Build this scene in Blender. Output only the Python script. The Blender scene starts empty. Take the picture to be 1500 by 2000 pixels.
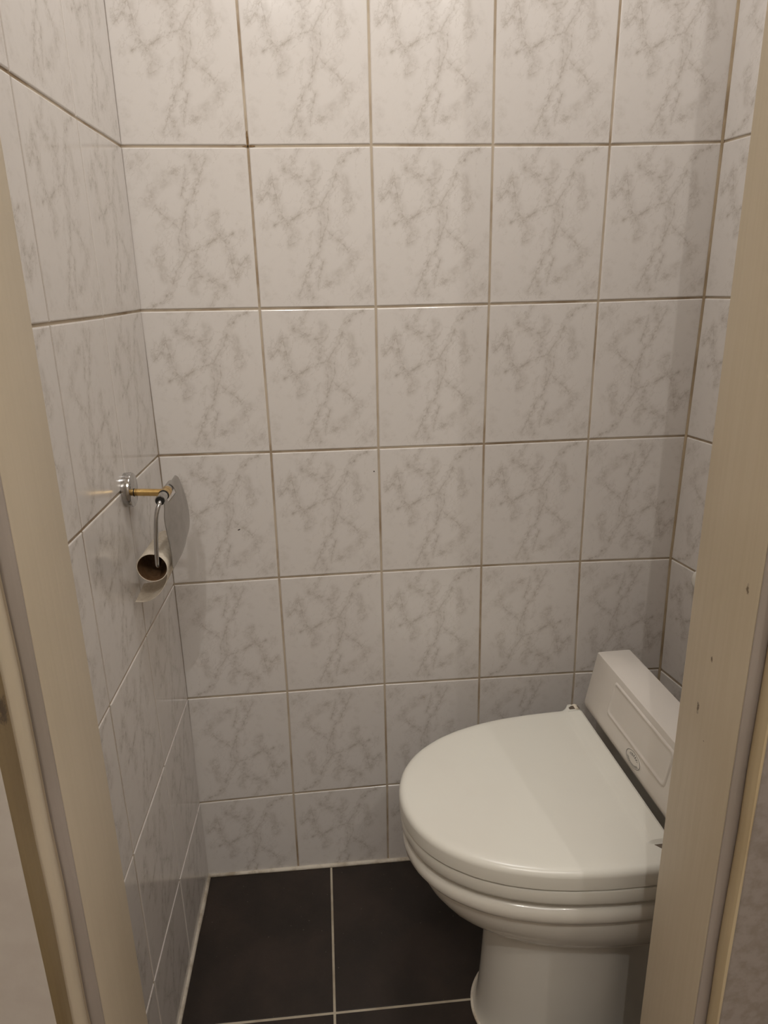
import bpy, bmesh, math, random
from mathutils import Vector, Matrix

# ------------------------------------------------------------------ scene, camera, light
scene = bpy.context.scene
COL = scene.collection
random.seed(7)

cam_data = bpy.data.cameras.new('camera')
cam = bpy.data.objects.new('camera', cam_data)
COL.objects.link(cam)
scene.camera = cam
cam_data.sensor_fit = 'VERTICAL'
cam_data.sensor_height = 36.0
cam_data.lens = 1378.07 * 36.0 / 2000.0
cam_data.clip_start = 0.01
cam_right = Vector((0.99579, -0.08955, -0.01951))
cam_up = Vector((0.04582, 0.30214, 0.95216))
cam_fwd = Vector((0.07937, 0.94905, -0.30497))
rot = Matrix((cam_right, cam_up, -cam_fwd)).transposed()
cam.matrix_world = Matrix.Translation((0.30097, -1.27599, 1.23757)) @ rot.to_4x4()

scene.view_settings.view_transform = 'Standard'
scene.view_settings.look = 'None'
scene.view_settings.gamma = 1.0
scene.view_settings.exposure = 0.26
scene.view_settings.use_curve_mapping = False
scene.cycles.use_denoising = True
scene.cycles.max_bounces = 10
scene.cycles.diffuse_bounces = 6
scene.cycles.glossy_bounces = 5
scene.cycles.sample_clamp_indirect = 4.0

world = bpy.data.worlds.new('world')
scene.world = world
world.use_nodes = True
world.node_tree.nodes['Background'].inputs[0].default_value = (0.9, 0.85, 0.8, 1)
world.node_tree.nodes['Background'].inputs[1].default_value = 0.02

CEIL = 2.46
HALL_CEIL = 2.60


def lamp(name, loc, power, radius, color):
    d = bpy.data.lights.new(name, 'POINT')
    d.energy = power
    d.shadow_soft_size = radius
    d.color = color
    o = bpy.data.objects.new(name, d)
    o.location = loc
    COL.objects.link(o)
    return o


# ceiling lamp of the toilet room, and the two spots of the hall outside
def disk_light(name, loc, power, size, color):
    d = bpy.data.lights.new(name, 'AREA')
    d.shape = 'DISK'
    d.size = size
    d.energy = power
    d.color = color
    o = bpy.data.objects.new(name, d)
    o.location = loc
    COL.objects.link(o)
    return o


disk_light('ceiling_light', (0.50, -0.44, CEIL - 0.02), 5.7, 0.34, (1.0, 0.982, 0.965))
lamp('hall_light', (0.83, -1.80, 2.42), 10.0, 0.006, (1.0, 0.965, 0.925))
lamp('hall_light', (0.172, -1.80, 2.42), 15.0, 0.006, (1.0, 0.965, 0.925))
disk_light('hall_fill_light', (0.36, -2.20, HALL_CEIL - 0.02), 6.0, 0.80, (1.0, 0.97, 0.94))  # added soft fill through the doorway, not a known hall fixture


# ------------------------------------------------------------------ helpers
def mesh_obj(name, bm, mat, parent=None, smooth=False, angle=None):
    me = bpy.data.meshes.new(name)
    bmesh.ops.recalc_face_normals(bm, faces=bm.faces[:])
    bm.to_mesh(me)
    bm.free()
    if mat:
        me.materials.append(mat)
    if smooth:
        for p in me.polygons:
            p.use_smooth = True
        if angle is not None:
            me.set_sharp_from_angle(angle=math.radians(angle))
    o = bpy.data.objects.new(name, me)
    COL.objects.link(o)
    if parent:
        o.parent = parent
    return o


def empty(name, loc=(0, 0, 0)):
    o = bpy.data.objects.new(name, None)
    o.location = loc
    o.empty_display_size = 0.05
    COL.objects.link(o)
    return o


def tag(o, label, cat):
    o['label'] = label
    o['category'] = cat
    return o


def structure(o):
    o['kind'] = 'structure'
    return o


def box(bm, lo, hi):
    x0, y0, z0 = lo
    x1, y1, z1 = hi
    v = [bm.verts.new(p) for p in ((x0, y0, z0), (x1, y0, z0), (x1, y1, z0), (x0, y1, z0),
                                   (x0, y0, z1), (x1, y0, z1), (x1, y1, z1), (x0, y1, z1))]
    for f in ((3, 2, 1, 0), (4, 5, 6, 7), (0, 1, 5, 4), (1, 2, 6, 5), (2, 3, 7, 6), (3, 0, 4, 7)):
        bm.faces.new([v[i] for i in f])
    return bm


def loft(bm, rings, cap0=True, cap1=True):
    rv = [[bm.verts.new(p) for p in r] for r in rings]
    n = len(rv[0])
    for a, b in zip(rv[:-1], rv[1:]):
        for i in range(n):
            j = (i + 1) % n
            bm.faces.new((a[i], a[j], b[j], b[i]))
    if cap0:
        bm.faces.new(rv[0][::-1])
    if cap1:
        bm.faces.new(rv[-1])
    return rv


def prism(bm, poly, z0, z1):
    """vertical prism over an XY outline"""
    loft(bm, [[(x, y, z0) for x, y in poly], [(x, y, z1) for x, y in poly]])
    return bm


def sweep(bm, pts, r, n=12, caps=True):
    """round tube along a polyline; r a number or a list"""
    pts = [Vector(p) for p in pts]
    rings = []
    t0 = (pts[1] - pts[0]).normalized()
    ref = Vector((0, 0, 1)) if abs(t0.z) < 0.9 else Vector((1, 0, 0))
    u = t0.cross(ref).normalized()
    for i, p in enumerate(pts):
        if i == 0:
            t = t0
        elif i == len(pts) - 1:
            t = (pts[i] - pts[i - 1]).normalized()
        else:
            t = ((pts[i + 1] - pts[i]).normalized() + (pts[i] - pts[i - 1]).normalized()).normalized()
        u = (u - t * u.dot(t)).normalized()
        w = t.cross(u)
        rr = r[i] if isinstance(r, (list, tuple)) else r
        rings.append([p + rr * (math.cos(2 * math.pi * k / n) * u + math.sin(2 * math.pi * k / n) * w) for k in range(n)])
    loft(bm, rings, caps, caps)
    return bm


def catmull(pts, sub=6):
    pts = [Vector(p) for p in pts]
    out = []
    for i in range(len(pts) - 1):
        p0 = pts[max(i - 1, 0)]
        p1, p2 = pts[i], pts[i + 1]
        p3 = pts[min(i + 2, len(pts) - 1)]
        for k in range(sub):
            t = k / sub
            out.append(0.5 * ((2 * p1) + (p2 - p0) * t + (2 * p0 - 5 * p1 + 4 * p2 - p3) * t * t
                              + (3 * p1 - p0 - 3 * p2 + p3) * t ** 3))
    out.append(pts[-1])
    return out


# ------------------------------------------------------------------ materials
class Nodes:
    def __init__(self, name):
        self.m = bpy.data.materials.new(name)
        self.m.use_nodes = True
        self.t = self.m.node_tree
        self.b = self.t.nodes['Principled BSDF']

    def new(self, kind, **kw):
        n = self.t.nodes.new(kind)
        for k, v in kw.items():
            setattr(n, k, v)
        return n

    def link(self, a, b):
        self.t.links.new(a, b)

    def put(self, sock, v):
        if isinstance(v, bpy.types.NodeSocket):
            self.link(v, sock)
        else:
            sock.default_value = v

    def math(self, op, a, b=0.0, clamp=False):
        n = self.new('ShaderNodeMath', operation=op, use_clamp=clamp)
        self.put(n.inputs[0], a)
        self.put(n.inputs[1], b)
        return n.outputs[0]

    def vec(self, op, a, b=None, scale=None):
        n = self.new('ShaderNodeVectorMath', operation=op)
        self.put(n.inputs[0], a)
        if b is not None:
            self.put(n.inputs[1], b)
        if scale is not None:
            self.put(n.inputs['Scale'], scale)
        return n.outputs['Value'] if op in ('DOT_PRODUCT', 'LENGTH', 'DISTANCE') else n.outputs[0]

    def coord(self, kind='Object'):
        return self.new('ShaderNodeTexCoord').outputs[kind]

    def noise(self, v, scale, detail=4.0, rough=0.55, color=False):
        n = self.new('ShaderNodeTexNoise')
        self.put(n.inputs['Vector'], v)
        n.inputs['Scale'].default_value = scale
        n.inputs['Detail'].default_value = detail
        n.inputs['Roughness'].default_value = rough
        return n.outputs['Color'] if color else n.outputs[0]

    def smooth(self, v, lo, hi, a=0.0, b=1.0):
        n = self.new('ShaderNodeMapRange', interpolation_type='SMOOTHSTEP')
        self.put(n.inputs[0], v)
        n.inputs[1].default_value = lo
        n.inputs[2].default_value = hi
        n.inputs[3].default_value = a
        n.inputs[4].default_value = b
        return n.outputs[0]

    def mix(self, f, a, b):
        n = self.new('ShaderNodeMix', data_type='RGBA')
        self.put(n.inputs[0], f)
        self.put(n.inputs[6], a)
        self.put(n.inputs[7], b)
        return n.outputs[2]

    def bump(self, h, strength=0.2, dist=0.001):
        n = self.new('ShaderNodeBump')
        n.inputs['Strength'].default_value = strength
        n.inputs['Distance'].default_value = dist
        self.put(n.inputs['Height'], h)
        self.link(n.outputs[0], self.b.inputs['Normal'])

    def out(self, color, rough=0.5, metal=0.0, spec=0.5):
        self.put(self.b.inputs['Base Color'], color)
        self.put(self.b.inputs['Roughness'], rough)
        self.b.inputs['Metallic'].default_value = metal
        self.b.inputs['Specular IOR Level'].default_value = spec
        return self.m

    def seg_dist(self, p, segs):
        res = None
        for (ax, ay), (bx, by) in segs:
            a = Vector((ax, ay, 0))
            ba = Vector((bx - ax, by - ay, 0))
            l2 = max(ba.length_squared, 1e-9)
            pa = self.vec('SUBTRACT', p, a)
            h = self.math('MULTIPLY', self.vec('DOT_PRODUCT', pa, ba), 1.0 / l2, clamp=True)
            d = self.vec('LENGTH', self.vec('SUBTRACT', pa, self.vec('SCALE', tuple(ba), scale=h)))
            res = d if res is None else self.math('MINIMUM', res, d)
        return res


def c(r, g, b):
    """sRGB 0-255 to linear rgba"""
    f = lambda u: (u / 255 / 12.92) if u / 255 <= 0.04045 else ((u / 255 + 0.055) / 1.055) ** 2.4
    return (f(r), f(g), f(b), 1.0)


def polyline(*pts):
    q = [((x - 0.5) * 0.2, (0.5 - y) * 0.25) for x, y in pts]
    return list(zip(q[:-1], q[1:]))


def marble_tile():
    n = Nodes('marble_tile_glaze')
    p = n.coord('Object')
    flat = n.vec('MULTIPLY', p, (1, 1, 0))
    w1 = n.vec('SUBTRACT', n.noise(flat, 45, 3, 0.6, True), (0.5, 0.5, 0.5))
    w2 = n.vec('SUBTRACT', n.noise(flat, 230, 3, 0.6, True), (0.5, 0.5, 0.5))
    warp = n.vec('ADD', n.vec('SCALE', w1, scale=0.0085), n.vec('SCALE', w2, scale=0.0045))
    q = n.vec('MULTIPLY', n.vec('ADD', flat, warp), (1, 1, 0))
    fine = []
    for pl in (
            [(.91, .0), (.87, .035), (.80, .055), (.74, .11)],
            [(.72, .14), (.69, .19), (.67, .24), (.61, .30), (.56, .36), (.47, .385)],
            [(.54, .37), (.555, .46), (.555, .55), (.54, .645), (.48, .69), (.43, .77), (.38, .87), (.34, .93)],
            [(.61, .34), (.625, .44), (.59, .52), (.555, .59)],
            [(.41, .02), (.35, .09), (.28, .135)],
            [(.20, .19), (.15, .25), (.07, .33)],
            [(.21, .38), (.245, .43), (.17, .475)],
            [(.245, .43), (.31, .445), (.40, .41)],
            [(.62, .52), (.70, .58), (.78, .64)],
            [(.57, .71), (.53, .79), (.51, .87)],
            [(.30, .13), (.38, .17), (.43, .205), (.53, .20)],
            [(.18, .22), (.205, .30), (.22, .38)],
            [(.48, .22), (.495, .33)]):
        fine += polyline(*pl)
    soft = []
    for pl in (
            [(.28, .135), (.36, .165), (.41, .205), (.52, .21), (.53, .12)],
            [(.18, .20), (.20, .30), (.22, .40)],
            [(.49, .22), (.49, .34)],
            [(.26, .45), (.34, .53), (.30, .60)],
            [(.76, .19), (.78, .30), (.80, .38)],
            [(.84, .66), (.80, .73), (.73, .78), (.60, .84)],
            [(.93, .90), (.86, .93)],
            [(.40, .82), (.45, .92)],
            [(.57, .37), (.59, .48)]):
        soft += polyline(*pl)
    df = n.seg_dist(q, fine)
    ds = n.seg_dist(q, soft)
    mod = n.smooth(n.noise(flat, 95, 4, 0.65), 0.34, 0.66)
    f1 = n.smooth(df, 0.0, 0.0017, 0.46, 0.0)
    f2 = n.smooth(df, 0.0, 0.010, 0.36, 0.0)
    s1 = n.smooth(ds, 0.0, 0.0155, 0.44, 0.0)
    wp = n.vec('ADD', flat, n.vec('SCALE', w1, scale=0.03))
    haze = n.smooth(n.noise(wp, 30, 5, 0.62), 0.48, 0.76, 0.0, 0.34)
    diag = n.vec('MULTIPLY', n.new('ShaderNodeVectorRotate', rotation_type='Z_AXIS').outputs[0], (1, 1, 0))
    rot = diag.node.inputs[0].links[0].from_node
    n.put(rot.inputs['Vector'], q)
    rot.inputs['Angle'].default_value = math.radians(-58)
    rid = n.math('ABSOLUTE', n.math('SUBTRACT', n.noise(n.vec('MULTIPLY', diag, (0.55, 1.3, 0)), 26, 5, 0.6), 0.5))
    lace = n.smooth(rid, 0.0, 0.016, 0.34, 0.0)
    near = n.smooth(n.math('MINIMUM', df, ds), 0.004, 0.034, 1.0, 0.12)
    total = n.math('MAXIMUM', f2, s1)
    total = n.math('MULTIPLY', n.math('ADD', total, haze), n.math('ADD', n.math('MULTIPLY', mod, 0.8), 0.30))
    total = n.math('ADD', total, n.math('MULTIPLY', f1, n.math('ADD', n.math('MULTIPLY', mod, 0.8), 0.15)))
    total = n.math('ADD', total, n.math('MULTIPLY', lace, near), clamp=True)
    col = n.mix(total, c(218, 213, 208), c(179, 171, 162))
    # faint unevenness of the glaze
    n.bump(n.noise(flat, 60, 2, 0.5), 0.05, 0.002)
    return n.out(col, 0.14, 0.0, 0.45)


def grout_mat(name, base, dark, patch=9.0, lo=0.42, hi=0.7):
    n = Nodes(name)
    p = n.coord('Object')
    f = n.smooth(n.noise(p, patch, 4, 0.6), lo, hi)
    g = n.noise(p, 300, 2, 0.6)
    col = n.mix(f, base, dark)
    n.bump(g, 0.4, 0.0006)
    return n.out(col, 0.9, 0.0, 0.2)


def floor_tile():
    n = Nodes('dark_floor_tile')
    p = n.coord('Object')
    cl = n.smooth(n.noise(p, 7, 5, 0.6), 0.35, 0.7)
    fine = n.noise(p, 420, 3, 0.7)
    col = n.mix(cl, c(37, 30, 25), c(52, 42, 36))
    specks = n.smooth(n.noise(p, 160, 1, 0.4), 0.765, 0.80, 0.0, 0.22)
    col = n.mix(specks, col, c(170, 160, 148))
    n.bump(fine, 0.25, 0.0008)
    return n.out(col, n.smooth(fine, 0.2, 0.8, 0.42, 0.56), 0.0, 0.35)


def paint(name, base, alt, rough=0.45, streak=True, marks=()):
    n = Nodes(name)
    p = n.coord('Object')
    st = n.vec('MULTIPLY', p, (180, 180, 5)) if streak else n.vec('SCALE', p, scale=8.0)
    f = n.smooth(n.noise(st, 1.0, 3, 0.55), 0.3, 0.72)
    big = n.smooth(n.noise(p, 3.2, 3, 0.5), 0.35, 0.68)
    k = n.math('ADD', n.math('MULTIPLY', f, 0.30), n.math('MULTIPLY', big, 0.70))
    col = n.mix(k, base, alt)
    for (x, y, z, r, colr, e) in marks:
        q = n.vec('MULTIPLY', n.vec('SUBTRACT', p, (x, y, z)), (1, 1, e))
        q = n.vec('ADD', q, n.vec('SCALE', n.vec('SUBTRACT', n.noise(p, 260, 2, 0.6, True), (0.5, 0.5, 0.5)), scale=r * 1.6))
        col = n.mix(n.smooth(n.vec('LENGTH', q), r * 0.35, r, 0.85, 0.0), col, colr)
    n.bump(n.math('ADD', n.math('MULTIPLY', f, 0.5), n.noise(p, 90, 3, 0.6)), 0.16, 0.0012)
    return n.out(col, rough, 0.0, 0.4)


def plain(name, col, rough, metal=0.0, spec=0.5, grain=0.0, gscale=60.0, dark=None):
    n = Nodes(name)
    p = n.coord('Object')
    v = n.noise(p, gscale, 4, 0.6)
    colour = n.mix(n.smooth(v, 0.35, 0.7, 0.0, 1.0), col, dark or tuple(x * 0.94 for x in col[:3]) + (1,))
    if grain:
        n.bump(v, grain, 0.001)
    return n.out(colour, rough, metal, spec)


M_TILE = marble_tile()
M_GROUT = grout_mat('wall_grout', c(190, 177, 158), c(150, 131, 107))
M_GROUT_DIRTY = grout_mat('stained_corner_grout', c(180, 163, 137), c(136, 117, 92), 7.0)
M_FLOORGROUT = grout_mat('floor_grout', c(178, 168, 150), c(150, 138, 120))
M_SEAL = grout_mat('silicone_sealant', c(206, 198, 184), c(168, 156, 138), 30.0)
M_FLOOR = floor_tile()
M_PLASTER = plain('white_plaster', c(226, 220, 210), 0.85, grain=0.2, gscale=40)
M_HALLWALL = plain('hall_plaster', c(196, 188, 178), 0.8, grain=0.12, gscale=30, dark=c(190, 181, 171))
M_HALLPLASTER = plain('grey_hall_plaster', c(158, 148, 140), 0.9, grain=0.3, gscale=70, dark=c(142, 132, 122))
M_HALLFLOOR = plain('hall_floor', c(126, 112, 98), 0.5, gscale=6)
BROWN = c(92, 72, 50)
M_JAMB_R = paint('cream_jamb_paint_right', c(210, 197, 174), c(198, 184, 158), marks=[
    (0.6667, -0.7340, 0.9760, 0.0030, BROWN, 0.45), (0.6667, -0.695, 0.885, 0.0022, BROWN, 0.5),
    (0.6667, -0.683, 0.823, 0.0026, BROWN, 0.30), (0.6667, -0.700, 0.795, 0.0014, BROWN, 1.0)])
M_JAMB_L = paint('cream_jamb_paint_left', c(210, 197, 175), c(200, 187, 164))
M_REBATE = paint('grey_rebate_paint', c(172, 162, 154), c(158, 148, 138))
M_BEAD = paint('yellowed_casing_paint', c(212, 196, 162), c(198, 178, 140))
M_WOOD = paint('bare_casing_wood', c(158, 138, 102), c(136, 116, 82), marks=[(0.049, -0.790, 0.938, 0.009, c(60, 42, 26), 0.6)])
M_CERAMIC = plain('white_ceramic', c(226, 223, 214), 0.09, spec=0.5, gscale=3, dark=c(222, 218, 208))
M_PLASTIC = plain('white_lid_plastic', c(224, 222, 212), 0.26, spec=0.45, gscale=4, dark=c(221, 218, 208))
M_PLASTIC_UNIT = plain('white_unit_plastic', c(220, 214, 206), 0.32, spec=0.45, gscale=5, dark=c(214, 207, 198))
M_CREAM = plain('cream_hinge_plastic', c(220, 210, 192), 0.4, gscale=40)
M_CHROME = plain('polished_chrome', (0.52, 0.515, 0.51, 1), 0.09, 1.0, gscale=30, dark=(0.55, 0.54, 0.53, 1))
M_STEEL = plain('scuffed_steel_plate', (0.47, 0.455, 0.44, 1), 0.30, 1.0, gscale=45, dark=(0.40, 0.39, 0.375, 1))
M_BRASS = plain('worn_brass', (0.76, 0.54, 0.22, 1), 0.22, 1.0, gscale=120, dark=(0.62, 0.41, 0.16, 1))
M_NOTCH_SHADE = plain('hinge_recess_shade', c(96, 84, 70), 0.6, gscale=50)  # shade inside the hinge notch, put into the colour
M_BLACK = plain('black_seal_ring', c(22, 18, 15), 0.6, gscale=50)
M_CARD_OUT = plain('pale_paper_core', c(220, 210, 194), 0.9, spec=0.2, gscale=180, dark=c(206, 194, 176))
M_CARD_IN = plain('brown_cardboard', c(120, 92, 66), 0.95, spec=0.1, gscale=150, dark=c(104, 78, 54))
M_KNOB = plain('white_cap_plastic', c(236, 232, 224), 0.35, gscale=20)


def label_mat():
    n = Nodes('round_label_print')
    p = n.coord('Object')
    sep = n.new('ShaderNodeSeparateXYZ')
    n.link(p, sep.inputs[0])
    x = n.math('DIVIDE', sep.outputs[0], 0.025)
    y = n.math('DIVIDE', sep.outputs[1], 0.0125)
    r = n.math('SQRT', n.math('ADD', n.math('MULTIPLY', x, x), n.math('MULTIPLY', y, y)))
    band = lambda lo, hi, s: n.math('MULTIPLY', n.smooth(r, lo - s, lo), n.smooth(r, hi, hi + s, 1.0, 0.0))
    ang = n.math('ARCTAN2', y, x)
    ticks = n.smooth(n.math('SINE', n.math('MULTIPLY', ang, 46.0)), -0.55, 0.1)
    lower = n.smooth(y, -0.30, -0.18, 1.0, 0.0)
    upper = n.math('MULTIPLY', n.smooth(y, 0.16, 0.26), n.smooth(n.math('ABSOLUTE', x), 0.48, 0.62, 1.0, 0.0))
    text = n.math('MULTIPLY', n.math('MULTIPLY', band(0.60, 0.80, 0.05), lower), ticks)
    swirl = n.smooth(n.math('SINE', n.math('MULTIPLY', ang, 17.0)), -0.7, 0.3)
    script = n.math('MULTIPLY', n.math('MULTIPLY', band(0.36, 0.66, 0.06), upper), swirl)
    ring = n.math('MULTIPLY', band(0.90, 0.95, 0.03), 0.75)
    ink = n.math('MAXIMUM', n.math('MAXIMUM', text, n.math('MULTIPLY', script, 0.8)), ring, clamp=True)
    return n.out(n.mix(ink, c(218, 212, 203), c(34, 28, 24)), 0.4)


M_LABEL = label_mat()

# ------------------------------------------------------------------ tiled walls
GAP = 0.0038      # joint width
PROUD = 0.0017    # how far the tile face stands out of the joint


def tile(parent, quad, normal, up_axis, flip=False, gap=(GAP, GAP, GAP, GAP), mat=None, top_aligned=True,
         full=(0.2, 0.25), bevel=0.0018, proud=PROUD, name='tile', depth=0.008):
    """one tile: quad = bottom-left, bottom-right, top-right, top-left as seen from the room"""
    q = [Vector(p) for p in quad]
    nrm = Vector(normal).normalized()
    v = Vector(up_axis).normalized()
    u = v.cross(nrm).normalized()
    width_full = full[0]
    top = (q[2] + q[3]) / 2
    left = (q[0] + q[3]) / 2
    mid = (q[0] + q[1] + q[2] + q[3]) / 4
    org = mid.copy()
    if top_aligned:
        org += v * ((top - mid).dot(v) - full[1] / 2)
        if (q[1] - q[0]).length > 0.15:
            pass
        else:
            org += u * ((left - mid).dot(u) + width_full / 2)
    if flip:
        M = Matrix((-u, -v, nrm)).transposed().to_4x4()
    else:
        M = Matrix((u, v, nrm)).transposed().to_4x4()
    M.translation = org
    Mi = M.inverted()
    # gap: left, right, bottom, top
    gl, gr, gb, gt = [g / 2 for g in gap]
    ins = [q[0] + u * gl + v * gb, q[1] - u * gr + v * gb, q[2] - u * gr - v * gt, q[3] + u * gl - v * gt]
    cen = (ins[0] + ins[1] + ins[2] + ins[3]) / 4
    sx = [1, -1, -1, 1]
    sy = [1, 1, -1, -1]
    tilt = [random.uniform(-0.00035, 0.00035) for _ in range(4)]
    r_back = [p - nrm * depth for p in ins]
    r_mid = [p + nrm * (proud - bevel * 0.75 + t) for p, t in zip(ins, tilt)]
    r_in = [p + u * sx[i] * bevel * 0.35 + v * sy[i] * bevel * 0.35 + nrm * (proud - bevel * 0.22 + tilt[i]) for i, p in enumerate(ins)]
    r_top = [p + u * sx[i] * bevel + v * sy[i] * bevel + nrm * (proud + tilt[i]) for i, p in enumerate(ins)]
    bm = bmesh.new()
    loft(bm, [[Mi @ p for p in r] for r in (r_back, r_mid, r_in, r_top)], cap0=False, cap1=True)
    o = mesh_obj(name, bm, mat or M_TILE)
    o.parent = parent
    o.matrix_basis = M
    return o


# heights of the horizontal joints, floor first, and the measured corners of the back wall
ZJ = [0.0, 0.2010, 0.4525, 0.7040, 0.9528, 1.2045, 1.4565, 1.7075, 1.9585, 2.2095, CEIL]
back_rows = {
    0: [(-0.0052, 0.000), (0.1991, -0.0005), (0.4008, 0.0005), (0.6010, 0.001), (0.8025, 0.001), (0.9930, 0.0)],
    1: [(-0.0020, 0.1965), (0.1995, 0.2021), (0.4022, 0.2055), (0.6010, 0.2055), (0.8030, 0.2040), (0.9930, 0.2010)],
    2: [(0.0010, 0.4513), (0.2017, 0.4527), (0.4015, 0.4555), (0.6001, 0.4544), (0.8040, 0.4530), (0.9930, 0.4490)],
    3: [(0.0017, 0.7019), (0.2012, 0.7043), (0.4003, 0.7058), (0.5987, 0.7066), (0.7996, 0.7053), (0.9892, 0.7020)],
    4: [(0.0020, 0.9538), (0.2024, 0.9525), (0.3997, 0.9523), (0.5979, 0.9523), (0.7989, 0.9534), (0.9927, 0.9530)],
    5: [(-0.0005, 1.2056), (0.2003, 1.2045), (0.4007, 1.2029), (0.6011, 1.2035), (0.7992, 1.2045), (0.9970, 1.2065)],
    6: [(0.0004, 1.4567), (0.1997, 1.4559), (0.3990, 1.4566), (0.6010, 1.4557), (0.8005, 1.4557), (0.9983, 1.4590)],
    7: [(0.0010, 1.7080), (0.1978, 1.7080), (0.3992, 1.7080), (0.5990, 1.7080), (0.8018, 1.7080), (0.9990, 1.7100)],
}
for r in (8, 9, 10):
    back_rows[r] = [(x, ZJ[r]) for x in (0.001, 0.1985, 0.3993, 0.6, 0.801, 0.999)]
flips = {(5, 0), (4, 4), (3, 4), (2, 0), (2, 3), (2, 4), (1, 0), (1, 1), (1, 2), (1, 3), (1, 4), (7, 1)}

FRONT_Y = -0.645        # room side of the door wall
HALL_Y = -0.785         # hall side of the door wall
LS = 0.01584            # lean of the left wall out of square
RS = 0.16               # and of the right wall


def left_x(y):
    return LS * y


def right_x(y, r):
    return back_rows[r][5][0] - RS * y


# backing slabs carry the grout
bm = bmesh.new()
box(bm, (-0.12, 0.0, -0.1), (1.30, 0.12, CEIL))
wall_back = structure(mesh_obj('wall_back', bm, M_GROUT))
bm = bmesh.new()
prism(bm, [(left_x(0.0), 0.0), (-0.12, 0.0), (-0.12, FRONT_Y), (left_x(FRONT_Y), FRONT_Y)], -0.1, CEIL)
wall_left = structure(mesh_obj('wall_left', bm, M_GROUT))
bm = bmesh.new()
# right wall: slab following the slight bow of its corner line
secs = []
for r in range(11):
    z = ZJ[r] if r else -0.1
    secs.append([(right_x(0, r), 0.0, z), (right_x(FRONT_Y, r), FRONT_Y, z), (1.30, FRONT_Y, z), (1.30, 0.0, z)])
loft(bm, secs)
wall_right = structure(mesh_obj('wall_right', bm, M_GROUT))

for r in range(10):
    for k in range(5):
        a, b = back_rows[r][k], back_rows[r][k + 1]
        d, e = back_rows[r + 1][k], back_rows[r + 1][k + 1]
        g = (0.0012 if k == 0 else GAP, 0.0075 if k == 4 else GAP, 0.004 if r == 0 else GAP, GAP)
        tile(wall_back, [(a[0], 0, a[1]), (b[0], 0, b[1]), (e[0], 0, e[1]), (d[0], 0, d[1])],
             (0, -1, 0), (0, 0, 1), (r, k) in flips, g)

left_y = [0.0, -0.2112, -0.4130, -0.6140, FRONT_Y]
lz = {0: 0.0, 1: 0.2030, 2: 0.4525, 3: 0.7035, 4: 0.9545, 5: 1.2040, 6: 1.4545}
for r in range(10):
    for k in range(4):
        y1, y0 = left_y[k], left_y[k + 1]
        z0a, z0b = lz.get(r, ZJ[r]), lz.get(r, ZJ[r])
        z1 = lz.get(r + 1, ZJ[r + 1])
        z0c = back_rows[r][0][1] if k == 0 else z0a
        z1c = back_rows[r + 1][0][1] if k == 0 else z1
        tile(wall_left, [(left_x(y0), y0, z0a), (left_x(y1), y1, z0c), (left_x(y1), y1, z1c), (left_x(y0), y0, z1)],
             (1, -LS, 0), (0, 0, 1), (r * 3 + k) % 4 == 1,
             (GAP, 0.003 if k == 0 else GAP, 0.004 if r == 0 else GAP, GAP))

right_y = [0.0, -0.2, -0.402, -0.604, FRONT_Y]
for r in range(10):
    for k in range(4):
        y0, y1 = right_y[k], right_y[k + 1]
        za, zb = (back_rows[r][5][1], back_rows[r + 1][5][1])
        ln = math.hypot(1, RS)
        tile(wall_right, [(right_x(y0, r), y0, za), (right_x(y1, r), y1, za), (right_x(y1, r + 1), y1, zb), (right_x(y0, r + 1), y0, zb)],
             (-1, -RS, 0), (0, 0, 1), (r + k) % 3 == 0,
             (0.006 if k == 0 else GAP, GAP, 0.004 if r == 0 else GAP, 0.0075 if r == 1 else GAP))

# stained joint in the right-hand corner
bm = bmesh.new()
sweep(bm, [(back_rows[r][5][0] - 0.0012, -0.0012, ZJ[r]) for r in range(11)], 0.0034, 8)
mesh_obj('corner_joint', bm, M_GROUT_DIRTY, wall_right)


def speck(name, x, z, w, h, mat, turn=0.0, y=-PROUD - 0.0002):
    bm = bmesh.new()
    outline = []
    for k in range(10):
        a = 2 * math.pi * k / 10
        r = random.uniform(0.75, 1.1)
        u, v = w * r * math.cos(a), h * r * math.sin(a)
        outline.append((x + u * math.cos(turn) - v * math.sin(turn), z + u * math.sin(turn) + v * math.cos(turn)))
    loft(bm, [[(px, y + 0.0008, pz) for px, pz in outline], [(px, y - 0.0003, pz) for px, pz in outline]])
    return mesh_obj(name, bm, mat, wall_back)


M_SPECK = plain('dark_speck', c(58, 48, 40), 0.8)
M_STAIN = plain('brown_joint_stain', c(112, 88, 58), 0.9, gscale=300, dark=c(140, 114, 80))
speck('dark_speck', 0.1331, 0.8063, 0.0028, 0.0012, M_SPECK, 0.4)
speck('dark_speck', 0.3905, 0.9085, 0.0014, 0.0014, M_SPECK)
speck('glaze_chip', 0.4835, 0.4180, 0.0026, 0.0014, M_SEAL, -0.3)
speck('joint_stain', 0.1997, 1.4655, 0.0019, 0.0130, M_STAIN, 0.0, -0.0004)
speck('joint_stain', 0.2020, 1.4560, 0.0110, 0.0018, M_STAIN, 0.0, -0.0004)
speck('joint_stain', 0.2002, 1.4420, 0.0014, 0.0100, M_GROUT_DIRTY, 0.0, -0.0004)

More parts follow.
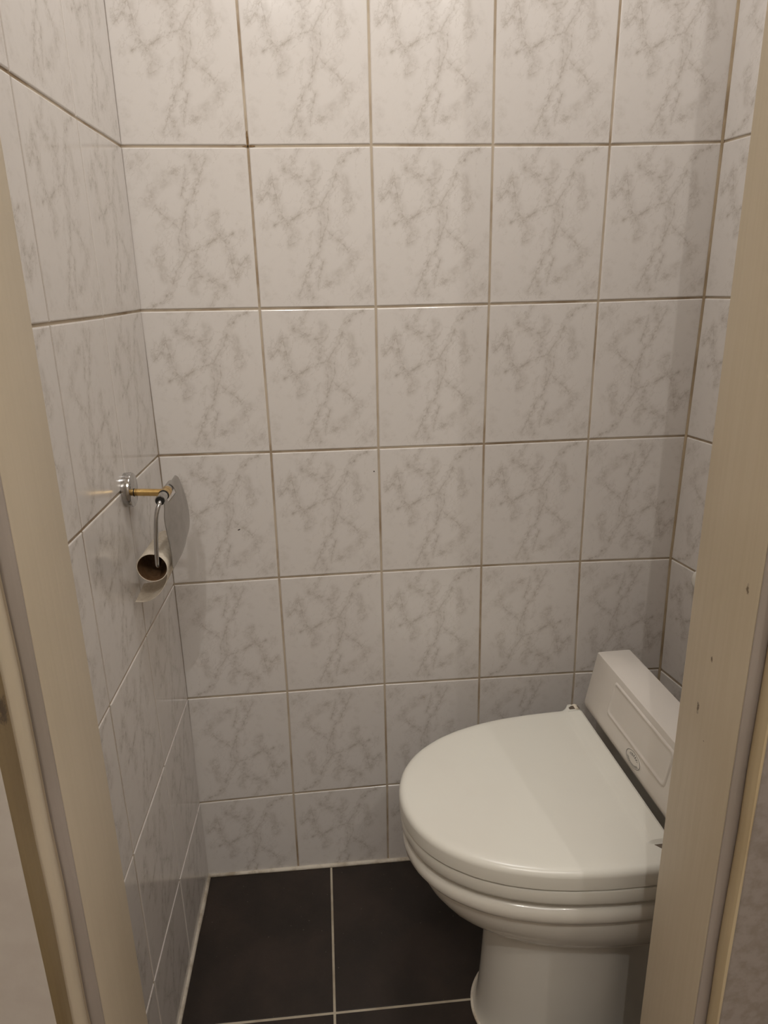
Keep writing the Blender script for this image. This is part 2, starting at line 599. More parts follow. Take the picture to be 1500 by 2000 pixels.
# ------------------------------------------------------------------ floor
bm = bmesh.new()
box(bm, (-0.12, HALL_Y, -0.12), (1.30, 0.12, 0.0))
floor = structure(mesh_obj('floor', bm, M_FLOORGROUT))
fx = [-0.004, 0.2722, 0.6105, 0.9490, 1.12]
fy = [0.0, -0.3405, -0.6790, HALL_Y]
for i in range(4):
    for j in range(3):
        x0, x1 = fx[i], fx[i + 1]
        y1, y0 = fy[j], fy[j + 1]
        lx0 = left_x(y0) if i == 0 else x0
        lx1 = left_x(y1) if i == 0 else x0
        sk = 0.0035 if j == 0 else 0.0
        tile(floor, [(lx0, y0, 0), (x1, y0, 0), (x1, y1 - 0, 0), (lx1, y1 - 0, 0)], (0, 0, 1), (0, 1, 0), False,
             (0.0045,) * 4, M_FLOOR, False, (0.33, 0.33), 0.001, 0.001, 'tile', 0.006)
# hand-smeared sealant along the skirting joint
for nm, pts in (('sealant_strip', [(left_x(y) + 0.0012, y, 0.0020) for y in [0, -.05, -.1, -.15, -.2, -.25, -.3, -.35, -.4, -.5, FRONT_Y]]),
                ('sealant_strip', [(x, -0.003, 0.0025) for x in [0.0, .1, .2, .3, .4, .5, .6, .8, 0.99]])):
    bm = bmesh.new()
    rr = [(0.0062 if nm and pts[0][1] != pts[-1][1] and abs(pts[-1][0]) < 0.1 else 0.0048) * random.uniform(0.86, 1.12) for _ in pts]
    sweep(bm, pts, rr, 8)
    mesh_obj(nm, bm, M_SEAL, floor, True)

bm = bmesh.new()
box(bm, (-0.12, HALL_Y, CEIL), (1.30, 0.12, CEIL + 0.1))
structure(mesh_obj('ceiling', bm, M_PLASTER))

# ------------------------------------------------------------------ door wall with its frame
XL, XR = 0.0635, 0.6672      # faces of the stops
XLR, XRR = 0.0525, 0.6778    # faces of the rebates
YS = -0.7510                 # hall-side edge of the stops
HEAD = 2.06
bm = bmesh.new()
box(bm, (-1.2, -0.811, 0), (0.030, FRONT_Y, HALL_CEIL))
box(bm, (0.030, HALL_Y, HEAD + 0.03), (0.700, FRONT_Y, HALL_CEIL))
wall_front = structure(mesh_obj('wall_front', bm, M_HALLWALL))
bm = bmesh.new()
box(bm, (0.7003, -0.775, 0), (1.9, FRONT_Y, HALL_CEIL))
structure(mesh_obj('wall_front_right', bm, M_HALLPLASTER))

door = structure(empty('door_1', (0.365, YS, 0)))


def part(name, bm, mat, parent, **kw):
    o = mesh_obj(name, bm, mat, None, **kw)
    o.parent = parent
    o.matrix_parent_inverse = parent.matrix_world.inverted() if parent.parent else Matrix.Translation(-Vector(parent.location))
    return o


def jamb_profile(side):
    """outline of the lining in plan, room edge to hall edge, with eased arrises"""
    e = 0.0025
    if side == 'L':
        return [(0.0295, FRONT_Y), (XL - e, FRONT_Y), (XL - e * 0.3, FRONT_Y - e * 0.3), (XL, FRONT_Y - e),
                (XL, YS + e), (XL - e * 0.3, YS + e * 0.3), (XL - e, YS), (XLR, YS - 0.0003), (0.0295, YS - 0.0003)]
    return [(0.7005, FRONT_Y), (0.7005, YS), (XRR, YS), (XR + e, YS), (XR + e * 0.3, YS + e * 0.3), (XR, YS + e),
            (XR, FRONT_Y - 2 * e), (XR + e * 0.6, FRONT_Y - e * 0.6), (XR + 2 * e, FRONT_Y)]


for side in 'LR':
    bm = bmesh.new()
    pr = jamb_profile(side)
    n = 24
    loft(bm, [[(x, y, HEAD * k / n) for x, y in pr] for k in range(n + 1)])
    part('door_stop', bm, M_JAMB_L if side == 'L' else M_JAMB_R, door, smooth=True, angle=40)


def casing(pts):
    bm = bmesh.new()
    n = 28
    rings = []
    for k in range(n + 1):
        z = HEAD * k / n
        w = 0.0006 * math.sin(k * 2.1) + 0.0004 * math.sin(k * 5.3)
        rings.append([(x + w * (0 if x < 0.032 or x > 0.698 else 1), y, z) for x, y in pts])
    loft(bm, rings)
    return bm


arc = lambda cx, cy, r, a0, a1, n: [(cx + r * math.cos(math.radians(a0 + (a1 - a0) * i / n)), cy + r * math.sin(math.radians(a0 + (a1 - a0) * i / n))) for i in range(n + 1)]
# the grey rebate strips face the hall
for pts in ([(0.0297, YS - 0.0004), (0.0630, YS - 0.0004), (0.0625, YS - 0.0014), (0.0297, YS - 0.0014)],
            [(0.7003, YS - 0.0004), (0.7003, YS - 0.0014), (0.6682, YS - 0.0014), (0.6677, YS - 0.0004)]):
    bm = bmesh.new()
    prism(bm, pts, 0, HEAD)
    part('rebate', bm, M_REBATE, door)
# left: round bead, then a flat strip of darker wood running out to the hall face
lp = [(0.0296, YS - 0.0022), (0.0510, YS - 0.0022)] + arc(0.0445, -0.7665, 0.0098, 52, -62, 8) + [(0.0460, -0.7785), (0.0296, -0.7785)]
part('casing_bead', casing(lp), M_JAMB_L, door, smooth=True, angle=35)
lp = [(0.0296, -0.7790), (0.0478, -0.7790), (0.0490, -0.7810), (0.0500, -0.8060), (0.0495, -0.8105), (0.0480, -0.8112), (0.0296, -0.8112)]
part('casing_strip', casing(lp), M_WOOD, door, smooth=True, angle=35)
bm = bmesh.new()
prism(bm, [(0.0, -0.8125), (0.0, -0.8112), (0.0500, -0.8112), (0.0508, -0.8119), (0.0500, -0.8125)], 0, HEAD)
part('casing_edge', bm, M_HALLWALL, door)
# right: narrow yellowed casing, its arris at the hall plaster
rp = [(0.7004, YS - 0.0030), (0.6806, YS - 0.0030), (0.6788, YS - 0.0044), (0.6770, -0.7600), (0.6766, -0.7690), (0.6775, -0.7735), (0.6795, -0.7750), (0.7004, -0.7750)]
part('casing_bead', casing(rp), M_BEAD, door, smooth=True, angle=35)
bm = bmesh.new()
prism(bm, [(0.6790, -0.7750), (0.720, -0.7750), (0.720, -0.7760), (0.6800, -0.7760)], 0, HEAD)
part('casing_edge', bm, M_HALLPLASTER, door)
bm = bmesh.new()
box(bm, (XL, YS, HEAD), (XR, FRONT_Y, HEAD + 0.03))
box(bm, (0.030, -0.775, HEAD + 0.012), (0.700, YS, HEAD + 0.03))
part('door_head', bm, M_JAMB_L, door)

# hall around the camera
bm = bmesh.new()
box(bm, (-1.2, -3.0, -0.12), (1.9, HALL_Y, 0.0))
structure(mesh_obj('floor', bm, M_HALLFLOOR)).name = 'floor_hall'
bm = bmesh.new()
box(bm, (-1.2, -3.0, HALL_CEIL), (1.9, FRONT_Y, HALL_CEIL + 0.1))
structure(mesh_obj('ceiling_hall', bm, M_PLASTER))
bm = bmesh.new()
box(bm, (-1.3, -3.0, 0), (-1.2, FRONT_Y, HALL_CEIL))
structure(mesh_obj('wall_hall_left', bm, M_HALLWALL))
bm = bmesh.new()
box(bm, (1.9, -3.0, 0), (2.0, FRONT_Y, HALL_CEIL))
structure(mesh_obj('wall_hall_right', bm, M_HALLWALL))
bm = bmesh.new()
box(bm, (-1.3, -3.1, 0), (2.0, -3.0, HALL_CEIL))
structure(mesh_obj('wall_hall_back', bm, M_HALLWALL))

# ------------------------------------------------------------------ toilet
TROT = math.radians(2.2)
TC = Vector((0.745, -0.3285, 0))


def tw(s, v, z):
    """toilet coordinates (s along the axis from the pivot, negative to the front; v towards the back wall) to world"""
    return Vector((TC.x + s * math.cos(TROT) - v * math.sin(TROT), TC.y + s * math.sin(TROT) + v * math.cos(TROT), z))


toilet = empty('toilet', (TC.x, TC.y, 0))
tag(toilet, 'white ceramic toilet with closed plastic lid and a low box behind it', 'toilet')

# measured half width of the lid at distances from its tip
HW = [(0.0, 0.0), (0.0016, 0.022), (0.006, 0.042), (0.013, 0.0625), (0.032, 0.0945), (0.053, 0.1175), (0.093, 0.1465),
      (0.134, 0.1655), (0.181, 0.1800), (0.224, 0.1880), (0.271, 0.1930), (0.314, 0.1952), (0.350, 0.1955)]


# the pedestal front is blunter, scaled to the same reference size
PW = [(0.0, 0.0), (0.004, 0.033), (0.012, 0.061), (0.027, 0.090), (0.060, 0.130), (0.120, 0.170), (0.200, 0.190), (0.280, 0.1950), (0.350, 0.1955)]


def half(d, tab=None):
    tab = tab or HW
    if d <= 0:
        return 0.0
    t = math.sqrt(d)
    for (d0, h0), (d1, h1) in zip(tab[:-1], tab[1:]):
        if d <= d1:
            a = (t - math.sqrt(d0)) / (math.sqrt(d1) - math.sqrt(d0))
            return h0 + (h1 - h0) * a
    return tab[-1][1]


NF = 26


def egg(tip, back, hw, z, corner=0.02, pinch=1.0, tab=None, dv=0.0):
    """closed outline: D-shaped front, straight back with rounded corners; in toilet coords"""
    k = hw / 0.1955
    span = 0.350 * (0.6 + 0.4 * k) if tab is None else 0.175
    side = []
    for i in range(NF + 1):
        a = i / NF
        d = a * a * span
        side.append((tip + d, half(d * 0.350 / span, tab) * k))
    s_end = side[-1][0]
    # pinch narrows the sides towards the back
    tail = []
    for i in range(1, 7):
        a = i / 6
        s = s_end + (back - corner - s_end) * a
        tail.append((s, hw * (1 + (pinch - 1) * a * a * (3 - 2 * a))))
    hb = hw * pinch
    for i in range(1, 7):
        a = math.pi / 2 * i / 6
        tail.append((back - corner + corner * math.sin(a), hb - corner + corner * math.cos(a)))
    up = side + tail
    pts = up + [(s, -v) for s, v in reversed(up[1:])]
    return [tw(s, v + dv, z) for s, v in pts]


def shell(rings, name, mat, parent, angle=50, cap0=True, cap1=True):
    bm = bmesh.new()
    loft(bm, rings, cap0, cap1)
    return part(name, bm, mat, parent, smooth=True, angle=angle)


# ceramic bowl with rolled rim and pedestal
B = 0.115     # back of the bowl in toilet coordinates
bowl_rings = [
    egg(-0.180, B - 0.03, 0.085, 0.3835, 0.05, 0.7),
    egg(-0.318, B - 0.012, 0.174, 0.3842, 0.05, 0.62),
    egg(-0.334, B - 0.006, 0.1850, 0.3822, 0.05, 0.62),
    egg(-0.342, B - 0.001, 0.1905, 0.3768, 0.05, 0.62),
    egg(-0.3445, B, 0.1925, 0.3700, 0.05, 0.62),
    egg(-0.344, B, 0.1920, 0.3610, 0.05, 0.62),
    egg(-0.339, B - 0.001, 0.1890, 0.3535, 0.05, 0.62),
    egg(-0.330, B - 0.003, 0.1835, 0.3490, 0.05, 0.62),
    egg(-0.3255, B - 0.003, 0.1810, 0.3455, 0.05, 0.62),
    egg(-0.3255, B - 0.003, 0.1812, 0.3390, 0.05, 0.62),
    egg(-0.322, B - 0.003, 0.1800, 0.3260, 0.05, 0.62),
    egg(-0.314, B - 0.005, 0.1760, 0.3080, 0.05, 0.62),
    egg(-0.301, B - 0.008, 0.1690, 0.2880, 0.05, 0.62),
    egg(-0.287, B - 0.012, 0.1605, 0.2730, 0.05, 0.62),
    egg(-0.280, B - 0.012, 0.1570, 0.2680, 0.05, 0.62),
    egg(-0.2775, B - 0.012, 0.1555, 0.2640, 0.05, 0.62),
    egg(-0.270, B - 0.014, 0.1500, 0.2615, 0.05, 0.62),
    egg(-0.245, B - 0.02, 0.1300, 0.2560, 0.05, 0.66),
    egg(-0.216, B - 0.025, 0.1080, 0.2440, 0.04, 0.72),
]
shell(bowl_rings, 'bowl', M_CERAMIC, toilet, 42)
ped_rings = [egg(tp, bk, hw * 0.93, z, 0.03, pn, PW, -0.026) for tp, bk, hw, z, pn in (
    (-0.2080, 0.085, 0.1050, 0.262, 0.72), (-0.2090, 0.085, 0.1045, 0.220, 0.72), (-0.2110, 0.085, 0.1045, 0.150, 0.74),
    (-0.2140, 0.090, 0.1050, 0.090, 0.76), (-0.2165, 0.095, 0.1056, 0.052, 0.78), (-0.2190, 0.100, 0.1066, 0.030, 0.80),
    (-0.2222, 0.105, 0.1084, 0.014, 0.82), (-0.2250, 0.108, 0.1102, 0.006, 0.82), (-0.2268, 0.110, 0.1118, 0.001, 0.82))]
shell(ped_rings, 'pedestal', M_CERAMIC, toilet, 42)
bm = bmesh.new()
fr = egg(-0.2296, 0.113, 0.1064, 0.0, 0.03, 0.82, PW, -0.026)
loft(bm, [[(p.x, p.y, 0.0012) for p in fr], [(p.x, p.y, 0.0042) for p in fr],
          [(p.x, p.y, 0.0050) for p in egg(-0.2266, 0.11, 0.1038, 0, 0.03, 0.82, PW, -0.026)]])
part('base_sealant', bm, M_SEAL, toilet, smooth=True, angle=40)
# waste pipe into the right wall
bm = bmesh.new()
sweep(bm, [tw(0.05, 0, 0.16), tw(0.12, 0, 0.17), tw(0.20, 0, 0.18), (right_x(-0.32, 1) - 0.002, -0.318, 0.182)], 0.05, 20)
part('outlet_pipe', bm, M_CERAMIC, toilet, smooth=True, angle=40)

# seat
seat_rings = [
    egg(-0.330, 0.035, 0.183, 0.3955, 0.02),
    egg(-0.341, 0.035, 0.1920, 0.3945, 0.02),
    egg(-0.3460, 0.035, 0.1952, 0.3965, 0.02),
    egg(-0.3478, 0.035, 0.1962, 0.4010, 0.02),
    egg(-0.3485, 0.035, 0.1968, 0.4165, 0.02),
    egg(-0.3470, 0.035, 0.1958, 0.4200, 0.02),
    egg(-0.3410, 0.035, 0.1918, 0.4215, 0.02),
]
seat = shell(seat_rings, 'seat', M_PLASTIC, toilet, 50)
for s, v in ((-0.27, 0.09), (-0.27, -0.09), (-0.05, 0.150), (-0.05, -0.150)):
    bm = bmesh.new()
    sweep(bm, [tw(s, v, 0.3825), tw(s, v, 0.3960)], 0.012, 12)
    part('bumper', bm, M_CREAM, seat)

# lid: flat field, soft front edge, raised strip along the hinge
LB = 0.0275      # back edge of the lid


def lid_outline(inset, z):
    """outline with the two hinge ears swelling out of the back corners"""
    tip = -0.3500 + inset
    hw = 0.1965 - inset
    k = hw / 0.1955
    up = []
    for i in range(NF + 1):
        a = i / NF
        d = a * a * 0.338
        up.append((tip + d, half(d * 0.350 / 0.338) * k))
    e = 1.0
    ear = [(-0.002, hw + 0.0015), (0.004, hw + 0.006), (0.009, hw + 0.012), (0.0135, hw + 0.0190), (0.0195, hw + 0.0200),
           (0.0250, hw + 0.0150), (LB - 0.0005, hw + 0.006), (LB, hw - 0.004), (LB, hw - 0.012), (LB, hw - 0.05), (LB, hw - 0.10)]
    up += [(s - inset * 0.5, v - inset * 0.0) for s, v in ear]
    pts = up + [(s, -v) for s, v in reversed(up[1:])]
    return [tw(s, v, z) for s, v in pts]


lid_rings = [lid_outline(0.010, 0.4238), lid_outline(0.0018, 0.4238), lid_outline(0.0, 0.4260), lid_outline(0.0, 0.4455),
             lid_outline(0.0007, 0.4490), lid_outline(0.0027, 0.4527), lid_outline(0.0062, 0.4552), lid_outline(0.0110, 0.4564),
             lid_outline(0.018, 0.4569)]
bm = bmesh.new()
loft(bm, lid_rings, True, False)
# top field as strips so that the hinge ridge can rise
top_ring = lid_outline(0.018, 0.4569)
vs = [v for v in bm.verts if (v.co.z > 0.4568)]
bm.faces.new(sorted(vs, key=lambda v: v.index)) if False else None
bm.verts.ensure_lookup_table()
last = [bm.verts[i] for i in range(len(bm.verts) - len(top_ring), len(bm.verts))]
bm.faces.new(last)
lid = part('lid', bm, M_PLASTIC, toilet, smooth=True, angle=35)
# raised hinge strip on the lid
bm = bmesh.new()
sec = [(-0.0125, 0.4562), (-0.0090, 0.4572), (-0.0040, 0.4598), (0.0, 0.4618), (0.004, 0.4625), (0.022, 0.4630), (0.0258, 0.4615), (LB, 0.4580), (LB, 0.4270), (-0.0125, 0.4270)]
rings = []
for v in [-0.1560, -0.1500, -0.1420, -0.09, 0.0, 0.09, 0.176, 0.1815, 0.1845]:
    q = 0.0 if v in (-0.1560, 0.1845) else (0.75 if v in (-0.1500, 0.1815) else 1.0)
    rings.append([tw(s, v, 0.4555 + (z - 0.4555) * q if z > 0.4555 else z) for s, z in sec])
loft(bm, rings)
part('hinge_strip', bm, M_PLASTIC, lid, smooth=True, angle=14)
for sgn in (1, -1):
    # solid dark block painting the shade of the hinge notch, then the pin
    bm = bmesh.new()
    v0, v1 = (0.1910, 0.2015) if sgn > 0 else (-0.1560, -0.1700)
    prism(bm, [tuple(tw(s, v, 0)[:2]) for s, v in ((0.0085 if sgn > 0 else 0.0005, v0), (0.0080, v1 - sgn * 0.005), (0.0150, v1), (0.0280, v1 - sgn * 0.001), (0.0280, v0))], 0.4440, 0.4574)
    part('hinge_notch_shade', bm, M_NOTCH_SHADE, lid)
    bm = bmesh.new()
    sweep(bm, [tw(0.0225, v0 - 0.001, 0.4512), tw(0.0225, v1 + sgn * 0.004, 0.4512)], 0.0072, 16)
    part('hinge_pin', bm, M_CREAM, lid, smooth=True, angle=40)
    # fixing bolt under the rear of the rim
    bm = bmesh.new()
    s0 = 0.020
    sweep(bm, [tw(s0, sgn * 0.150, 0.394), tw(s0, sgn * 0.150, 0.335)], 0.005, 10)
    sweep(bm, [tw(s0, sgn * 0.150, 0.350), tw(s0, sgn * 0.150, 0.334)], 0.011, 6)
    part('fixing_bolt', bm, M_PLASTIC, toilet)

# low box behind the lid
bx = 0.0
front = [(0.0620, 0.398), (0.0600, 0.438), (0.0520, 0.4490), (0.0435, 0.4580), (0.0370, 0.4660), (0.0342, 0.4730), (0.0340, 0.4790)]
for i in range(1, 9):
    z = 0.479 + (0.5755 - 0.479) * i / 8
    front.append((0.0340 + (z - 0.479) * 0.187, z))
front += [(0.0530, 0.5788), (0.0550, 0.5800)]
backp = [(0.1130, 0.5800), (0.1160, 0.5788), (0.1170, 0.5760), (0.1170, 0.398)]
prof = front + backp
HB = 0.187
rings = []
for v, ins in ((-HB, 0.003), (-HB + 0.001, 0.0012), (-HB + 0.003, 0.0), (-0.1, 0.0), (0, 0), (0.1, 0), (HB - 0.003, 0.0), (HB - 0.001, 0.0012), (HB, 0.003)):
    rr = []
    for s, z in prof:
        ss = s + (ins if s < 0.08 else -ins)
        zz = z - (ins if z > 0.57 else 0)
        rr.append(tw(ss, v + 0.0, zz))
    rings.append(rr)
unit = shell(rings, 'back_box', M_PLASTIC_UNIT, toilet, 38)


def face_pt(v, z, off):
    """point on the slanted front of the box, lifted by off along its normal"""
    s = 0.0340 + (z - 0.479) * 0.187
    nrm = Vector((-1, 0.187)).normalized()
    return tw(s + nrm.x * off, v, z + nrm.y * off)


# pressed panel: a frame-like ridge and a slightly sunken field
zl, zh, vh = 0.5085, 0.5655, 0.099
def rrect(ins, off, rad=0.007):
    pts = []
    for cx, cz, a0 in ((vh - ins - rad, zh - ins - rad, 0), (-(vh - ins - rad), zh - ins - rad, 90), (-(vh - ins - rad), zl + ins + rad, 180), (vh - ins - rad, zl + ins + rad, 270)):
        for k in range(5):
            a = math.radians(a0 + 90 * k / 4)
            pts.append(face_pt(cx + rad * math.cos(a), cz + rad * math.sin(a), off))
    return pts
bm = bmesh.new()
loft(bm, [rrect(-0.0034, -0.0006), rrect(-0.0024, 0.0006), rrect(-0.0008, 0.0021), rrect(0.0008, 0.0022), rrect(0.0024, 0.0009), rrect(0.0040, 0.0003), rrect(0.006, 0.0003)], False, True)
part('pressed_panel', bm, M_PLASTIC_UNIT, unit, smooth=True, angle=60)

# round printed label below the panel
lc = face_pt(-0.010, 0.4905, 0.0006)
tu = (tw(0, 1, 0) - tw(0, 0, 0)).normalized() * -1      # label reads from the front
tv = (face_pt(0, 0.52, 0) - face_pt(0, 0.48, 0)).normalized()
tn = tu.cross(tv)
bm = bmesh.new()
cv = [bm.verts.new((0.025 * math.cos(2 * math.pi * k / 40), 0.0125 * math.sin(2 * math.pi * k / 40), 0.0003)) for k in range(40)]
cb = [bm.verts.new((0.0252 * math.cos(2 * math.pi * k / 40), 0.0127 * math.sin(2 * math.pi * k / 40), -0.0008)) for k in range(40)]
bm.faces.new(cv)
for k in range(40):
    bm.faces.new((cb[k], cb[(k + 1) % 40], cv[(k + 1) % 40], cv[k]))
me = bpy.data.meshes.new('round_label')
bmesh.ops.recalc_face_normals(bm, faces=bm.faces[:])
bm.to_mesh(me)
bm.free()
me.materials.append(M_LABEL)
lab = bpy.data.objects.new('round_label', me)
COL.objects.link(lab)
ML = Matrix((tu, tv, tn)).transposed().to_4x4()
ML.translation = lc - Vector(toilet.location)
lab.parent = unit
lab.matrix_basis = Matrix.Translation(Vector(toilet.location)) @ ML
lab['label'] = 'small oval printed label with dark lettering around its edge'

# ------------------------------------------------------------------ toilet roll holder
HX, HY, HZ = 0.0560, -0.2178, 0.9440       # hinge joint at the end of the brass arm
WX = left_x(HY)
holder = empty('toilet_roll_holder', (WX, HY, 0.9515))
tag(holder, 'chrome toilet roll holder with brass arm and steel flap on the left wall', 'roll holder')
bm = bmesh.new()
prof = [(0.0008, 0.0245), (0.0016, 0.0262), (0.0118, 0.0262), (0.0130, 0.0256), (0.0135, 0.0244)]
nseg = 48
rings = []
for dx, r in prof:
    rings.append([(WX + dx, HY + r * math.cos(2 * math.pi * k / nseg), 0.9515 + r * math.sin(2 * math.pi * k / nseg)) for k in range(nseg)])
loft(bm, rings)
part('wall_plate', bm, M_CHROME, holder, smooth=True, angle=35)
bm = bmesh.new()
sweep(bm, [(WX + 0.012, HY, 0.9470), (WX + 0.0145, HY, 0.9470)], 0.0062, 16)
part('arm_seal', bm, M_BLACK, holder)
bm = bmesh.new()
sweep(bm, [(WX + 0.0130, HY, 0.9472), (HX, HY, HZ + 0.0006)], 0.0056, 20)
part('brass_arm', bm, M_BRASS, holder, smooth=True, angle=40)
bm = bmesh.new()
sweep(bm, [(HX, HY - 0.0125, HZ), (HX, HY - 0.0005, HZ)], 0.0082, 20)
sweep(bm, [(HX, HY + 0.0005, HZ), (HX, HY + 0.0115, HZ)], 0.0082, 20)
sweep(bm, [(HX, HY - 0.012, HZ), (HX, HY + 0.011, HZ)], 0.0070, 20)
part('brass_joint', bm, M_BRASS, holder, smooth=True, angle=40)
bm = bmesh.new()
sweep(bm, [(HX, HY - 0.0128, HZ), (HX, HY - 0.0145, HZ)], 0.0080, 20)
part('rubber_ring', bm, M_BLACK, holder)
bm = bmesh.new()
sweep(bm, [(HX, HY - 0.0385, HZ - 0.001), (HX, HY - 0.0405, HZ - 0.001)], 0.0066, 20)
part('rubber_ring', bm, M_BLACK, holder)
bm = bmesh.new()
sweep(bm, [(HX, HY - 0.0140, HZ), (HX, HY - 0.0390, HZ)], 0.0072, 20)
part('sleeve', bm, M_CHROME, holder, smooth=True, angle=40)
bm = bmesh.new()
sweep(bm, [(HX, HY + 0.0110, HZ), (HX, HY + 0.0480, HZ)], 0.0076, 20)
part('sleeve', bm, M_CHROME, holder, smooth=True, angle=40)
# bent wire: out of the sleeve, down, and back through the roll
wire = catmull([(HX, -0.2530, HZ - 0.001), (HX - 0.0002, -0.2620, HZ - 0.004), (HX - 0.0045, -0.2690, HZ - 0.019),
                (HX - 0.0070, -0.2715, HZ - 0.040), (HX - 0.0095, -0.2730, HZ - 0.066), (HX - 0.0108, -0.2735, HZ - 0.089),
                (HX - 0.0116, -0.2700, HZ - 0.0975), (HX - 0.0125, -0.2600, HZ - 0.0990), (HX - 0.0135, -0.2300, HZ - 0.0930),
                (HX - 0.0150, -0.1980, HZ - 0.0862), (HX - 0.0125, -0.1700, HZ - 0.0850)], 8)
bm = bmesh.new()
sweep(bm, wire, 0.0032, 12)
part('wire_arm', bm, M_CHROME, holder, smooth=True)

# curved steel flap hanging from the hinge on the room side
bm = bmesh.new()
prof_far = catmull([(0.0575, 0.9530, 0), (0.0620, 0.9500, 0), (0.0660, 0.9380, 0), (0.0700, 0.9200, 0),
                    (0.0728, 0.9000, 0), (0.0730, 0.8800, 0), (0.0705, 0.8620, 0), (0.0650, 0.8455, 0)], 5)
prof_near = catmull([(0.0575, 0.9515, 0), (0.0605, 0.9450, 0), (0.0610, 0.9320, 0), (0.0590, 0.9160, 0),
                     (0.0600, 0.8960, 0), (0.0622, 0.8740, 0), (0.0632, 0.8540, 0), (0.0618, 0.8340, 0)], 5)
sec = [((a[0] + b[0]) / 2, (a[1] + b[1]) / 2) for a, b in zip(prof_near, prof_far)]
y0, y1 = -0.2580, -0.1480
cols = [y0, y0 + 0.004, -0.2420, -0.2330, -0.2050, -0.1960, -0.17, y1 - 0.004, y1]
th = 0.0011
grid_o, grid_i = [], []
N = len(sec)
for i, (x, z) in enumerate(sec):
    a = sec[max(i - 1, 0)]
    b = sec[min(i + 1, N - 1)]
    t = Vector((b[0] - a[0], b[1] - a[1])).normalized()
    nx, nz = -t.y, t.x
    if nx < 0:
        nx, nz = -nx, -nz
    # corners clipped round at the bottom
    cut = max(0.0, (i - (N - 6)) / 5.0)
    rowo, rowi = [], []
    for y in cols:
        yy = y
        if y < -0.25:
            yy = y + 0.006 * cut * cut
        if y > -0.16:
            yy = y - 0.010 * cut * cut
            # the far edge leans with the flap
        f = (y - y0) / (y1 - y0)
        px = prof_near[i][0] * (1 - f) + prof_far[i][0] * f + 0.0035 * math.sin(math.pi * f) * min(1.0, i / 10)
        pz = prof_near[i][1] * (1 - f) + prof_far[i][1] * f
        rowo.append(bm.verts.new((px + nx * th, yy, pz + nz * th)))
        rowi.append(bm.verts.new((px, yy, pz)))
    grid_o.append(rowo)
    grid_i.append(rowi)
slot = lambda i, j: (i < 9 and cols[j] >= -0.2421 and cols[j + 1] <= -0.1959)
for i in range(N - 1):
    for j in range(len(cols) - 1):
        if slot(i, j):
            continue
        bm.faces.new((grid_o[i][j], grid_o[i][j + 1], grid_o[i + 1][j + 1], grid_o[i + 1][j]))
        bm.faces.new((grid_i[i][j], grid_i[i + 1][j], grid_i[i + 1][j + 1], grid_i[i][j + 1]))
bm.verts.ensure_lookup_table()
# close the rim
edges = [e for e in bm.edges if len(e.link_faces) == 1]
pair = {}
for i in range(N):
    for j in range(len(cols)):
        pair[grid_o[i][j]] = grid_i[i][j]
for e in edges:
    a, b = e.verts
    if a in pair and b in pair:
        try:
            bm.faces.new((a, b, pair[b], pair[a]))
        except ValueError:
            pass
for v in [v for v in bm.verts if not v.link_faces]:
    bm.verts.remove(v)
part('steel_flap', bm, M_STEEL, holder, smooth=True, angle=40)
bm = bmesh.new()
sweep(bm, [(0.0712, -0.190, 0.8905), (0.0726, -0.190, 0.8905)], 0.0011, 8)
part('flap_nick', bm, M_BLACK, holder)

# ------------------------------------------------------------------ empty roll on the wire
roll = empty('empty_toilet_roll', (0.0335, -0.215, 0.842))
tag(roll, 'empty cardboard toilet roll core with a torn paper end hanging from the wire', 'toilet roll')
A0 = Vector((0.0345, -0.2655, 0.8415))
A1 = Vector((0.0390, -0.1660, 0.8440))
ax = (A1 - A0).normalized()
uu = Vector((1, 0, 0)) - ax * ax.x
uu.normalize()
ww = uu.cross(ax) * -1
if ww.z < 0:
    ww = -ww


def ring(p, r, n=40):
    return [p + uu * r * math.cos(2 * math.pi * k / n) + ww * r * 0.98 * math.sin(2 * math.pi * k / n) for k in range(n)]


bm = bmesh.new()
loft(bm, [ring(A0 + ax * 0.0006, 0.0219), ring(A0, 0.0225), ring(A0 + ax * 0.0005, 0.0233), ring(A0 + ax * 0.05, 0.0235), ring(A1, 0.0234), ring(A1, 0.0222)], False, False)
part('paper_wrap', bm, M_CARD_OUT, roll, smooth=True, angle=50)
bm = bmesh.new()
loft(bm, [ring(A0 + ax * 0.0006, 0.0219), ring(A0 + ax * 0.03, 0.0217), ring(A0 + ax * 0.06, 0.0217), ring(A1 - ax * 0.0002, 0.0218), ring(A1, 0.0222)], False, False)
part('cardboard_core', bm, M_CARD_IN, roll, smooth=True)
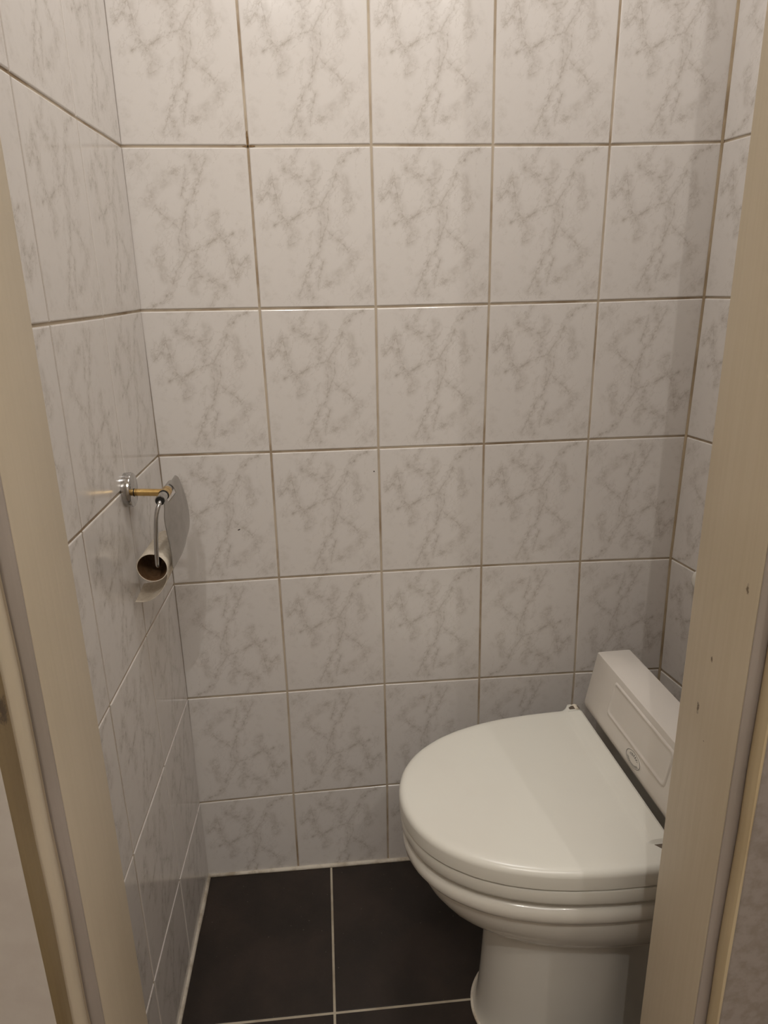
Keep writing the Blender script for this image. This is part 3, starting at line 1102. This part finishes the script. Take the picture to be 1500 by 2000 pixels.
# loose paper end curling down and under, its free edge torn
arcp = catmull([(0.0577, 0.8420), (0.0572, 0.8340), (0.0545, 0.8220), (0.0480, 0.8085), (0.0385, 0.7965), (0.0270, 0.7885), (0.0145, 0.7850), (0.0030, 0.7858)], 5)
arcp = [(a[0], a[1]) for a in arcp]
bm = bmesh.new()
N = len(arcp)
rows = []
for i, (x, z) in enumerate(arcp):
    a = i / (N - 1)
    ya = -0.2655 + 0.004 * a
    yb = -0.1680 - 0.030 * a ** 1.6
    row = []
    for k in range(9):
        f = k / 8
        jag = 0.0010 * math.sin(k * 2.7 + i) * (1 if i == N - 1 else 0)
        row.append((x + f * (0.0045 - 0.006 * a) + jag, ya + (yb - ya) * f, z + f * 0.0025 + jag))
    rows.append(row)
th = 0.0005
vo = [[bm.verts.new(p) for p in r] for r in rows]
vi = [[bm.verts.new((p[0] - th, p[1], p[2] + th)) for p in r] for r in rows]
for i in range(N - 1):
    for k in range(8):
        bm.faces.new((vo[i][k], vo[i][k + 1], vo[i + 1][k + 1], vo[i + 1][k]))
        bm.faces.new((vi[i][k], vi[i + 1][k], vi[i + 1][k + 1], vi[i][k + 1]))
for k in range(8):
    bm.faces.new((vo[N - 1][k], vo[N - 1][k + 1], vi[N - 1][k + 1], vi[N - 1][k]))
for i in range(N - 1):
    bm.faces.new((vo[i][0], vo[i + 1][0], vi[i + 1][0], vi[i][0]))
    bm.faces.new((vo[i][8], vo[i + 1][8], vi[i + 1][8], vi[i][8]))
part('paper_end', bm, M_CARD_OUT, roll, smooth=True, angle=60)

# ------------------------------------------------------------------ white round cap on the right wall
ky, kz, kr = -0.0980, 0.6905, 0.0224
kn = Vector((-1, -RS, 0)).normalized()
kt = Vector((RS, -1, 0)).normalized()
kc = Vector((right_x(ky, 3) + 0.0003, ky, kz)) + kn * PROUD
bm = bmesh.new()
rings = []
for h, r in ((0.0, kr * 0.97), (0.003, kr), (0.007, kr * 0.97), (0.010, kr * 0.85), (0.0120, kr * 0.6), (0.0128, kr * 0.25)):
    rings.append([kc + kn * h + kt * r * math.cos(2 * math.pi * k / 32) + Vector((0, 0, 1)) * r * math.sin(2 * math.pi * k / 32) for k in range(32)])
loft(bm, rings)
knob = mesh_obj('wall_cap', bm, M_KNOB, None, True, 50)
tag(knob, 'round white cap on the right wall, half hidden by the door frame', 'wall cap')
